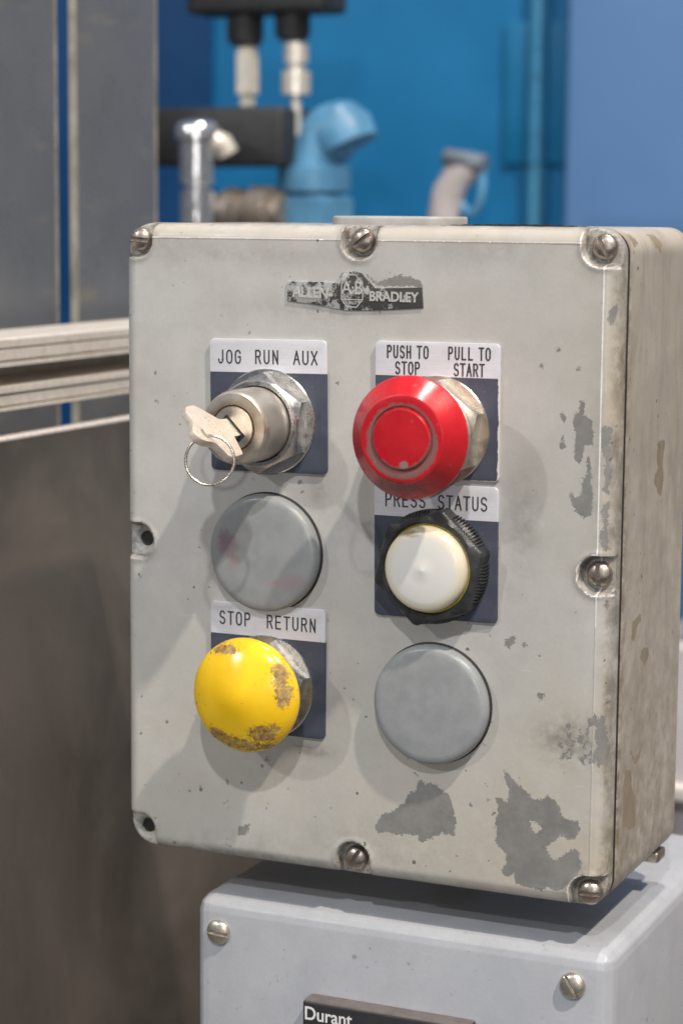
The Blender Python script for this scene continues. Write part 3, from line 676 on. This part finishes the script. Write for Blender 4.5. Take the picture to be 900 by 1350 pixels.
# ---- yellow mushroom button
YX, YZ = -29.7, -42.7
t = NT('yellow_plastic'); s = t.xyz()
c = t.mix(t.rng(t.noise(60, 5), .3, .7), (.83, .50, .012), (.90, .60, .028))
nz = t.mth('ADD', t.mth('MULTIPLY', t.mth('SUBTRACT', t.noise(230, 6, .7), .5), 1.9), t.mth('MULTIPLY', t.mth('SUBTRACT', t.noise(1100, 5, .8), .5), 2.2))
def yb(px, py, rx, rz, rot=0, Y=-18):
    q = onY(px, py, Y); ca, sa = math.cos(rot), math.sin(rot)
    mp = t.n('ShaderNodeMapping'); mp.vector_type = 'TEXTURE'; t.put(mp.inputs[0], t.co()); mp.inputs[1].default_value = ((q[0]-YX)*MM, 0, (q[2]-YZ)*MM); mp.inputs[2].default_value = (0, rot, 0); mp.inputs[3].default_value = (rx*MM, 1000, rz*MM)
    return t.mth('ADD', t.vlen(mp.outputs[0]), nz)
ds = [yb(300, 855, 5.6, 2.0, math.radians(-10)), yb(371, 893, 2.6, 6.4, math.radians(-14)), yb(376, 915, 2.6, 4.2, 0), yb(320, 979, 12.5, 2.2, math.radians(4)), yb(350, 966, 6.5, 3.2, math.radians(-22)), yb(292, 968, 5, 2.6, math.radians(30))]
dmin = ds[0]
for d_ in ds[1:]: dmin = t.mth('MINIMUM', dmin, d_)
f = t.rng(dmin, .74, .86, 1, 0)
wc = t.mix(t.rng(t.noise(300, 6, .75), .35, .65), (.36, .25, .14), (.13, .065, .02))
c = t.mix(t.mth('MULTIPLY', f, t.rng(t.noise(620, 6, .8), .34, .56, .45, .97)), c, wc)
halo = t.mth('MULTIPLY', t.rng(dmin, .8, 1.5, 1, 0), t.rng(t.noise(700, 5, .75), .5, .62)); c = t.mix(t.mth('MULTIPLY', halo, .5), c, (.42, .24, .03))
sp = t.mth('MULTIPLY', t.rng(t.noise(480, 4, .65), .63, .68), t.rng(t.noise(85, 2), .48, .6)); c = t.mix(t.mth('MULTIPLY', sp, .75), c, (.28, .15, .02))
YEL = t.set(color=c, rough=t.mth('ADD', .20, t.mth('MULTIPLY', f, .3)), spec=.5, normal=t.bump(t.mth('SUBTRACT', t.mth('MULTIPLY', t.noise(600, 4), .3), f), .00006, .6))
prof = [(11, 10), (15.8, 11.8), (17.4, 13.4), (17.85, 14.8), (17.75, 16.0), (17.1, 17.3), (15.8, 18.4), (13.6, 19.55), (11, 20.6), (8, 21.65), (5, 22.55), (3, 23.05), (1.5, 23.3), (.01, 23.38)]
yb_ = part('mushroom_button', *lathe(prof, (YX, 0, YZ), n=128), YEL, st, loc=(YX, 0, YZ), smooth=60); yb_['label'] = 'worn yellow mushroom push button'
hex_nut((YX, 0, YZ), 16.3, 13.5, 13.0, 11.4, 8.4, math.radians(-14), NICKEL, yb_)
part('collar', *lathe([(11.9, 7), (11.9, 10.2), (10, 10.6), (9, 12)], (YX, 0, YZ), n=72, close=False), NICKEL, yb_)

# ---- pilot light
WX, WZ = 26.6, -.2
t = NT('milky_lens'); s = t.xyz(); rad = t.vlen(t.vmap((1000, 0, 1000)))
c = t.mix(t.rng(t.mth('ADD', rad, t.mth('MULTIPLY', t.noise(120, 4), 2.0)), 9.5, 14.5), (.69, .68, .645), (.68, .61, .44))
v = t.vmap((1/.0042, 0, 1/.0013), loc=(.2, 0, -8.3), rot=(0, .12, 0)); f = t.rng(t.mth('ADD', t.vlen(v), t.mth('MULTIPLY', t.mth('SUBTRACT', t.noise(420, 5), .5), 1.2)), .4, 1.15, 1, 0)
c = t.mix(t.mth('MULTIPLY', f, .8), c, (.36, .25, .13))
LENS = t.set(color=c, rough=.32, spec=.5, sss=.25, normal=t.bump(t.noise(700, 2), .00003, .3))
t.b.inputs['Subsurface Radius'].default_value = (.004, .003, .002)
prof = [(13.0, 2), (13.0, 8.9), (12.8, 10.0), (12.2, 11.0), (11.2, 11.6), (9.5, 12.0), (5, 12.35), (.9, 12.45), (.6, 12.55), (.01, 12.6)]
pl = part('pilot_light', *lathe(prof, (WX, 0, WZ), n=110), LENS, st, loc=(WX, 0, WZ), smooth=55); pl['label'] = 'milky white domed status light'
part('yellow_seal', *lathe([(13.5, 4), (13.5, 7.2), (13.05, 7.4), (13.05, 4)], (WX, 0, WZ), n=90, close=False), plain_mat('yellow_seal', (.60, .50, .03), .45, .1), pl)
rot6 = math.radians(17); n = 720; NR = 18.3
def hexr(a, R=NR):
    b = (a-rot6) % (math.pi/3)-math.pi/6; return min(R*math.cos(math.pi/6)/math.cos(b), R-.35)
def knurl(a):
    b = (a-rot6) % (math.pi/3)-math.pi/6
    if abs(b) > math.radians(21): return 0.0
    w = math.sin(b*34*math.pi/ (math.pi/3)*1.0*1.0); return .55 if w > 0 else 0.0
rows = []
for a in (2*math.pi*q/n for q in range(n)):
    kk = knurl(a); hr = hexr(a); b = (a-rot6) % (math.pi/3)-math.pi/6
    flank = max(hr, 16.7 if abs(b) < math.radians(21) else 0)
    rows.append([(flank+kk, .95), (flank+kk, 5.2), (hr+.02 + (.25 if kk else 0), 6.2), (hr, 7.4), (hr-.5, 8.1), (15.2, 8.7), (14.2, 8.8), (13.6, 8.3), (13.5, .95)])
V = []; F = []; mrow = len(rows[0])
for q, pr in enumerate(rows):
    a = 2*math.pi*q/n
    for r, h in pr: V.append((WX+r*math.cos(a), -h, WZ+r*math.sin(a)))
for q in range(n):
    q2 = (q+1) % n
    for i in range(mrow-1): F.append((q*mrow+i, q2*mrow+i, q2*mrow+i+1, q*mrow+i+1))
part('knurled_nut', V, F, plain_mat('black_nut_plastic', (.030, .031, .034), .42, .3, 220), pl, smooth=25)

# ------------------------------------------------------------------ the counter box below
LX0, LX1, LY0, LY1, LZ = -56.5, 84.2, 1.0, 140.0, -114.2
cb = root('counter_box', (18, 50, FLOOR_Z), 'pale blue-grey counter box standing under the control station', 'counter box')
V, F = box(LX0, LX1, LY0, LY1, FLOOR_Z, LZ, 5.6)
bm = bmesh.new(); vv = [bm.verts.new(v) for v in V]; [bm.faces.new([vv[i] for i in f]) for f in F]
bmesh.ops.subdivide_edges(bm, edges=list(bm.edges), cuts=3, use_grid_fill=True); bm.verts.index_update()
V = np.array([tuple(v.co) for v in bm.verts]); F = [[v.index for v in f.verts] for f in bm.faces]; bm.free()
part('housing', V, F, COUNTER, cb, attrs=dict(grime_shade=.10*np.exp(-np.abs(V[:, 2]-LZ)/3)+0*V[:, 0]), smooth=40)
for (x, y), ang in (((286, 1230), 85), ((752.5, 1301), 33)):
    q = onY(x, y, LY0-1.5); slotted_screw('cover_screw', (q[0], LY0+.05, q[2]), 4.1, 2.3, math.radians(ang), SCREW_PALE, cb, 1.0, .9)
q0 = onY(398, 1320, LY0-7); q1 = onY(617, 1345, LY0-7)
t = NT('dusty_black_bezel'); gn = t.n('ShaderNodeNewGeometry'); nzv = t.xyz(gn.outputs['Normal'])[2]
dust = t.mth('MULTIPLY', t.rng(nzv, .45, .9), t.rng(t.noise(200, 5, .7), .25, .6, .6, 1))
DISP = t.set(color=t.mix(dust, (.022, .023, .026), (.15, .13, .122)), rough=t.rng(t.noise(300, 4), .3, .7, .42, .55), normal=t.bump(t.noise(900, 3), .00005, .4))
V, F = box(q0[0], q1[0], LY0-7, LY0+.4, q0[2]-62, q0[2]+.6, 1.2); cd = part('counter_display', V, F, DISP, cb)
V, F = text_geo('Durant', 6.1, .09, 0, .93); w = np.ptp([v[0] for v in V]); q = onY(432, 1341, LY0-7.05)
part('lettering', [(q[0]+x, LY0-7.06, q[2]+y) for x, y, z in V], F, WHITEINK, cd, smooth=0)

# ------------------------------------------------------------------ guard on the left
ALU = metal_mat('aluminium_profile', (.74, .69, .62), .32, (.40, .34, .28), .3, .25, 60, (300, 6, 300))
GX = -165.0
ga, gb = -120.0, 620.0
zt = onX(0, 443, GX)[2]
fr = root('guard_fence', (GX, 250, FLOOR_Z), 'aluminium rail guard fence with dull smudged steel sheet below it', 'guard fence')
def zr(px0, y0): return onX(px0, y0, GX)[2]
y2z = lambda v: zr(0, 400+v/3.4615)
prof = [(-30, y2z(160)+0.0), (-1.2, y2z(160)), (0, y2z(160)-.8), (0, y2z(205)), (-2.0, y2z(207)), (-2.0, y2z(212)), (0, y2z(214)), (0, y2z(262)), (-1.8, y2z(264)), (-1.8, y2z(274)), (.6, y2z(276)), (.6, y2z(292)), (-27, y2z(299)), (-27, y2z(379)), (.6, y2z(386)), (.6, y2z(413)), (-1.8, y2z(415)), (-1.8, y2z(424)), (0, y2z(426)), (0, y2z(470)), (-1.8, y2z(472)), (-1.8, y2z(479)), (.6, y2z(481)), (.6, y2z(494)), (-1, y2z(496)), (-30, y2z(496))]
n = len(prof); V = [(GX+x, yy, z) for yy in (ga, gb) for x, z in prof]
F = [(i, (i+1) % n, n+(i+1) % n, n+i) for i in range(n)]+[tuple(range(n)), tuple(range(n, 2*n))]
part('rail', V, F, ALU, fr, smooth=0)
# dull brushed steel sheet with smudges
t = NT('dull_steel_sheet')
sm = t.rng(t.noise(9, 6, .65, dist=.6), .3, .75); br = t.noise(1, 4, .6, t.vmap((1, 1400, 60)))
c = t.mix(sm, (.30, .265, .225), (.42, .37, .305)); c = t.mix(t.mth('MULTIPLY', t.rng(t.noise(30, 6, .7), .55, .75), .35), c, (.50, .45, .38))
POLY = t.set(color=c, rough=t.rng(t.mth('ADD', sm, br), .3, 1.4, .26, .46), metal=.88)
zs_ = zr(0, 584)
V, F = box(GX-5, GX, ga, gb, FLOOR_Z+2, zs_, .4); part('steel_sheet', V, F, POLY, fr, smooth=0)
V, F = box(GX-24, GX-8, 300, 330, FLOOR_Z, y2z(494), 1); part('post', V, F, ALU, fr)
V, F = box(GX-5.2, GX+.2, ga, gb, zs_+.05, zs_+1.6, .5); part('sheet_edge', V, F, plain_mat('sheet_edge', (.62, .57, .54), .5, .15, 400), fr)
# upright strips behind the rail
t = NT('strip_sheet')
c = t.mix(t.rng(t.noise(5, 5, .6), .35, .7), (.22, .235, .26), (.31, .325, .34))
c = t.mix(t.mth('MULTIPLY', t.rng(t.noise(1, 4, .65, t.vmap((14, 14, 60))), .58, .72), .5), c, (.42, .38, .31))  # stretched beige bands: blurry reflections put into the sheet colour
c = t.mix(t.mth('MULTIPLY', t.rng(t.noise(1, 3, .6, t.vmap((9, 9, 9), loc=(.7, .2, .4))), .5, .68), .7), c, (.27, .24, .20))  # brown patches, likewise reflections painted as colour
STRIP = t.set(color=c, rough=t.rng(t.noise(18, 5), .3, .7, .22, .38), metal=.6, spec=.6)
EDGE = plain_mat('strip_edge', (.27, .25, .21), .5, .3, 60)
SX = -232.0
for pa, pb, lab in ((-60, 75, 'wide dull grey upright sheet at the guard corner, farther from the pipe fittings'), (101, 206, 'dull grey upright sheet strip beside the black manifold block')):
    ya, yb2 = onX(pa, 200, SX)[1], onX(pb, 200, SX)[1]
    r_ = root('upright_strip', (SX, (ya+yb2)/2, FLOOR_Z), lab, 'sheet strip')
    V, F = box(SX-3, SX, ya+1, yb2-1, FLOOR_Z, 330, .6); part('sheet', V, F, STRIP, r_, smooth=0)
    for yy in (ya, yb2):
        V, F = box(SX-3.3, SX+.3, yy-.6, yy+.6, FLOOR_Z, 330, .25); part('edge_trim', V, F, EDGE, r_, smooth=0)

# ------------------------------------------------------------------ blue machine behind
def blue(name, c, var=.12): return plain_mat(name, c, .42, var, 6, bump=.0002, spec=.25)
WY = 830.0
mc = root('machine_cabinet', (100, WY, FLOOR_Z), 'teal blue painted machine cabinet with hinged door behind the station', 'machine')
xl = onY(-40, 100, WY)[0]; xr = onY(764, 100, WY)[0]; xr2 = onY(1150, 100, WY)[0]
V, F = box(xl-300, xr, WY, WY+40, FLOOR_Z, 700, 2); part('cabinet_panel', V, F, blue('cabinet_blue', (.006, .135, .315)), mc)
V, F = box(xr+3, xr2, WY-40, WY+40, FLOOR_Z, 700, 4); part('door_panel', V, F, blue('door_lit_blue', (.095, .20, .40), .06), mc)  # the different light on the door is put into its paler blue
xd = onY(282, 100, WY)[0]; V, F = box(xl-300, xd, WY-6, WY-.5, FLOOR_Z, 700, 2); part('shade_panel', V, F, blue('shaded_wall_blue', (.003, .042, .135)), mc)  # added panel; the cabinet's left shadow is painted as darker blue
hx = onY(713, 100, WY)[0]
part('hinge_rod', *lathe([(6, FLOOR_Z), (6, 700)], (hx, WY-6, 0), 'z', 24), blue('hinge_blue', (.06, .24, .40)), mc)
za, zb = onY(705, 28, WY)[2], onY(705, 217, WY)[2]; xa, xb = onY(668, 100, WY)[0], onY(752, 100, WY)[0]
V, F = box(xa, xb, WY-5, WY+1, zb, za, 1); part('hinge_plate', V, F, blue('hinge_plate_blue', (.008, .14, .30)), mc)
for k in range(5):
    z = zb+(za-zb)*(k+.5)/5; part('hinge_knuckle', *lathe([(6.2, -(za-zb)*.098), (6.5, -(za-zb)*.095), (6.5, (za-zb)*.095), (6.2, (za-zb)*.098)], (hx, WY-7, z), 'z', 24), blue('knuckle_blue_%d' % k, (.04, .20, .36)), mc)

# fittings in front of the cabinet
FY = 470.0
def fpt(px, py, Y=FY): return onY(px, py, Y)
def fw(px, Y=FY): # millimetres per pixel at that depth
    return np.linalg.norm(onY(451, 200, Y)-onY(450, 200, Y))*px*.93
vm = root('valve_manifold', (fpt(290, 180)[0], WY, FLOOR_Z), 'black manifold block with two black solenoids and pale hexagon connectors', 'valve manifold')
a, b = fpt(200, 142), fpt(372, 219)
V, F = box(a[0], b[0], FY, FY+45, b[2], a[2], 3); part('block', V, F, BLACKPL, vm)
a, b = fpt(238, -60), fpt(418, 12); V, F = box(a[0], b[0], FY+5, FY+40, b[2], a[2]-10, 3); part('solenoid_base', V, F, BLACKPL, vm)
for (p0, p1, y0, y1) in ((277, 326, 8, 57), (341, 388, 8, 50)):
    c = fpt((p0+p1)/2, y1); r = fw((p1-p0)/2); hgt_ = fpt((p0+p1)/2, y0)[2]-c[2]
    part('solenoid', *lathe([(r*.8, 0), (r, hgt_*.2), (r, hgt_*1.2)], (c[0], FY+20, c[2]), 'z', 32), BLACKPL, vm)
PALE = metal_mat('pale_brass', (.78, .74, .66), .36, (.4, .33, .22), .3, .55, 60); CHROME = metal_mat('chrome', (.86, .86, .88), .14, (.4, .38, .36), .2, .9, 40)
for (cxp, segs) in ((304, ((58, 66, 15), (66, 122, 17), (122, 137, 11), (137, 160, 8))), (369, ((52, 80, 16), (80, 90, 11), (90, 122, 19), (122, 178, 7)))):
    prof = []
    c0 = fpt(cxp, segs[-1][1])
    for y0, y1, rp in reversed(segs):
        prof += [(fw(rp), fpt(cxp, y1)[2]-c0[2]), (fw(rp), fpt(cxp, y0)[2]-c0[2]-.3)]
    part('connector', *lathe(prof, (c0[0], FY+20, c0[2]), 'z', 6 if cxp < 350 else 24), PALE, vm, smooth=25)
# chrome quick coupling
CY = 440.0
ch = root('chrome_coupling', (fpt(259, 240, CY)[0], CY, FLOOR_Z), 'shiny chrome pipe coupling with a side elbow', 'pipe fitting')
c0 = fpt(260, 290, CY); r = fw(23, CY); P = lambda y: fpt(259, y, CY)[2]-c0[2]
part('coupling_body', *lathe([(r, FLOOR_Z-c0[2]), (r, P(252)), (r*.72, P(250)), (r*.72, P(245)), (r*1.02, P(243)), (r*1.02, P(188)), (r*1.25, P(184)), (r*1.3, P(170)), (r*1.1, P(162)), (r*.6, P(158)), (.01, P(157))], (c0[0], CY, c0[2]), 'z', 36), CHROME, ch)
e = fpt(278, 192, CY); part('elbow', *tube([e+np.array((-8, 0, 4)), e+np.array((-2, 2, 4)), e+np.array((4, 6, 1)), e+np.array((6, 8, -4))], fw(15, CY), 20), PALE, ch)
# grey unions
gu = root('pipe_union', (fpt(325, 270, CY)[0], CY+40, FLOOR_Z), 'row of dull brown-grey threaded pipe unions behind the enclosure top', 'pipe fitting')
UN = metal_mat('dull_union', (.34, .30, .26), .45, (.16, .11, .07), .5, .7, 60)
a, b = fpt(282, 282, CY+40), fpt(376, 276, CY+40)
prof = [(10, 0), (10, 8), (13, 9), (13, 17), (11, 18), (11, 24), (14, 25), (14, 36), (10, 37), (10, b[0]-a[0])]
part('union_body', *lathe(prof, (a[0], CY+40, (a[2]+b[2])/2), 'x', 28), UN, gu)
part('riser', *lathe([(8, FLOOR_Z), (8, a[2]-6)], (a[0]+30, CY+40, 0), 'z', 24), UN, gu)
# blue elbow pipe
EY = 500.0
el = root('blue_elbow_pipe', (fpt(408, 250, EY)[0], EY, FLOOR_Z), 'thick light blue painted pipe elbow with collar', 'pipe')
BP = plain_mat('pipe_blue', (.085, .255, .43), .42, .25, 25, bump=.0004)
r = fw(37, EY); base = fpt(412, 245, EY); topz = fpt(408, 205, EY)[2]
pts = [np.array((base[0], EY, FLOOR_Z)), np.array((base[0], EY, base[2]-40)), np.array((base[0], EY, base[2]))]
for a in np.linspace(0, 100, 9): pts.append(np.array((base[0]+15*(1-math.cos(math.radians(a))), EY+4*math.sin(math.radians(a)), topz-4+17*math.sin(math.radians(a)))))
part('bend', *tube(pts, [r*.9, r*.9, r]+[r*(1.0+.08*k/8) for k in range(9)], 28), BP, el)
q = pts[-1]; part('socket', *tube([q+np.array((-7, 0, 2)), q+np.array((-1, 0, -2)), q+np.array((2, 0, -8))], [r*1.15, r*1.2, r*1.1], 28), BP, el)
part('collar', *lathe([(r*1.02, -8), (r*1.28, -7), (r*1.28, 6), (r*1.02, 7)], (base[0]+1, EY, fpt(408, 235, EY)[2]), 'z', 32), BP, el)
part('hex_nut', *lathe([(r*1.2, -26), (r*1.42, -24), (r*1.42, 4), (r*1.2, 6)], (base[0]+2, EY, fpt(415, 272, EY)[2]), 'z', 6), BP, el, smooth=20)
# hose with clamp
HY = 640.0
ho = root('hose', (fpt(588, 280, HY)[0], HY, FLOOR_Z), 'pale grey bent hose with a blue clamp in front of the teal cabinet', 'hose')
hp = [fpt(585, 330, HY), fpt(584, 285, HY), fpt(590, 255, HY), fpt(603, 232, HY), fpt(622, 216, HY)]; hp = [np.array((hp[0][0], HY, FLOOR_Z))]+hp
part('hose_tube', *tube(hp, [fw(20, HY)]*5+[fw(18, HY)], 24), plain_mat('hose_grey', (.50, .46, .46), .5, .1, 40), ho)
c = fpt(618, 222, HY); part('clamp_screw', *tube([c+np.array((-14, -4, 7)), c+np.array((12, -4, 2))], [5, 6], 16), plain_mat('clamp_grey', (.22, .26, .30), .4, .2, 60, .5), ho)
c = fpt(620, 243, HY); part('clamp_band', *tube([c+np.array((9*math.cos(a), -4*math.cos(a), 17*math.sin(a))) for a in np.linspace(0, 2*math.pi, 33)[:-1]], 2.6, 10, True), plain_mat('clamp_blue', (.10, .30, .50), .4), ho)
# grey cabinet glimpsed past the right side
gc = root('grey_cabinet', (330, 420, FLOOR_Z), 'light grey housing glimpsed behind the right side of the control station', 'housing')
q = onY(888, 850, 330); q2 = onY(893, 1040, 330)
V, F = box(q[0]-15, q[0]+160, 330, 520, FLOOR_Z, q[2], 3); part('housing_body', V, F, plain_mat('housing_grey', (.42, .40, .41), .45, .1, 20), gc)
V, F = box(q[0]-18, q[0]+162, 322, 331, q2[2]-4, q2[2]+3, 1); part('ledge', V, F, plain_mat('ledge_grey', (.6, .57, .56), .45, .1, 20), gc)
q = onY(905, 768, 320); V, F = box(q[0]-6, q[0]+40, 340, 380, onY(890, 850, 330)[2]-1, q[2]+8, 2); part('black_knob', V, F, BLACKPL, gc)
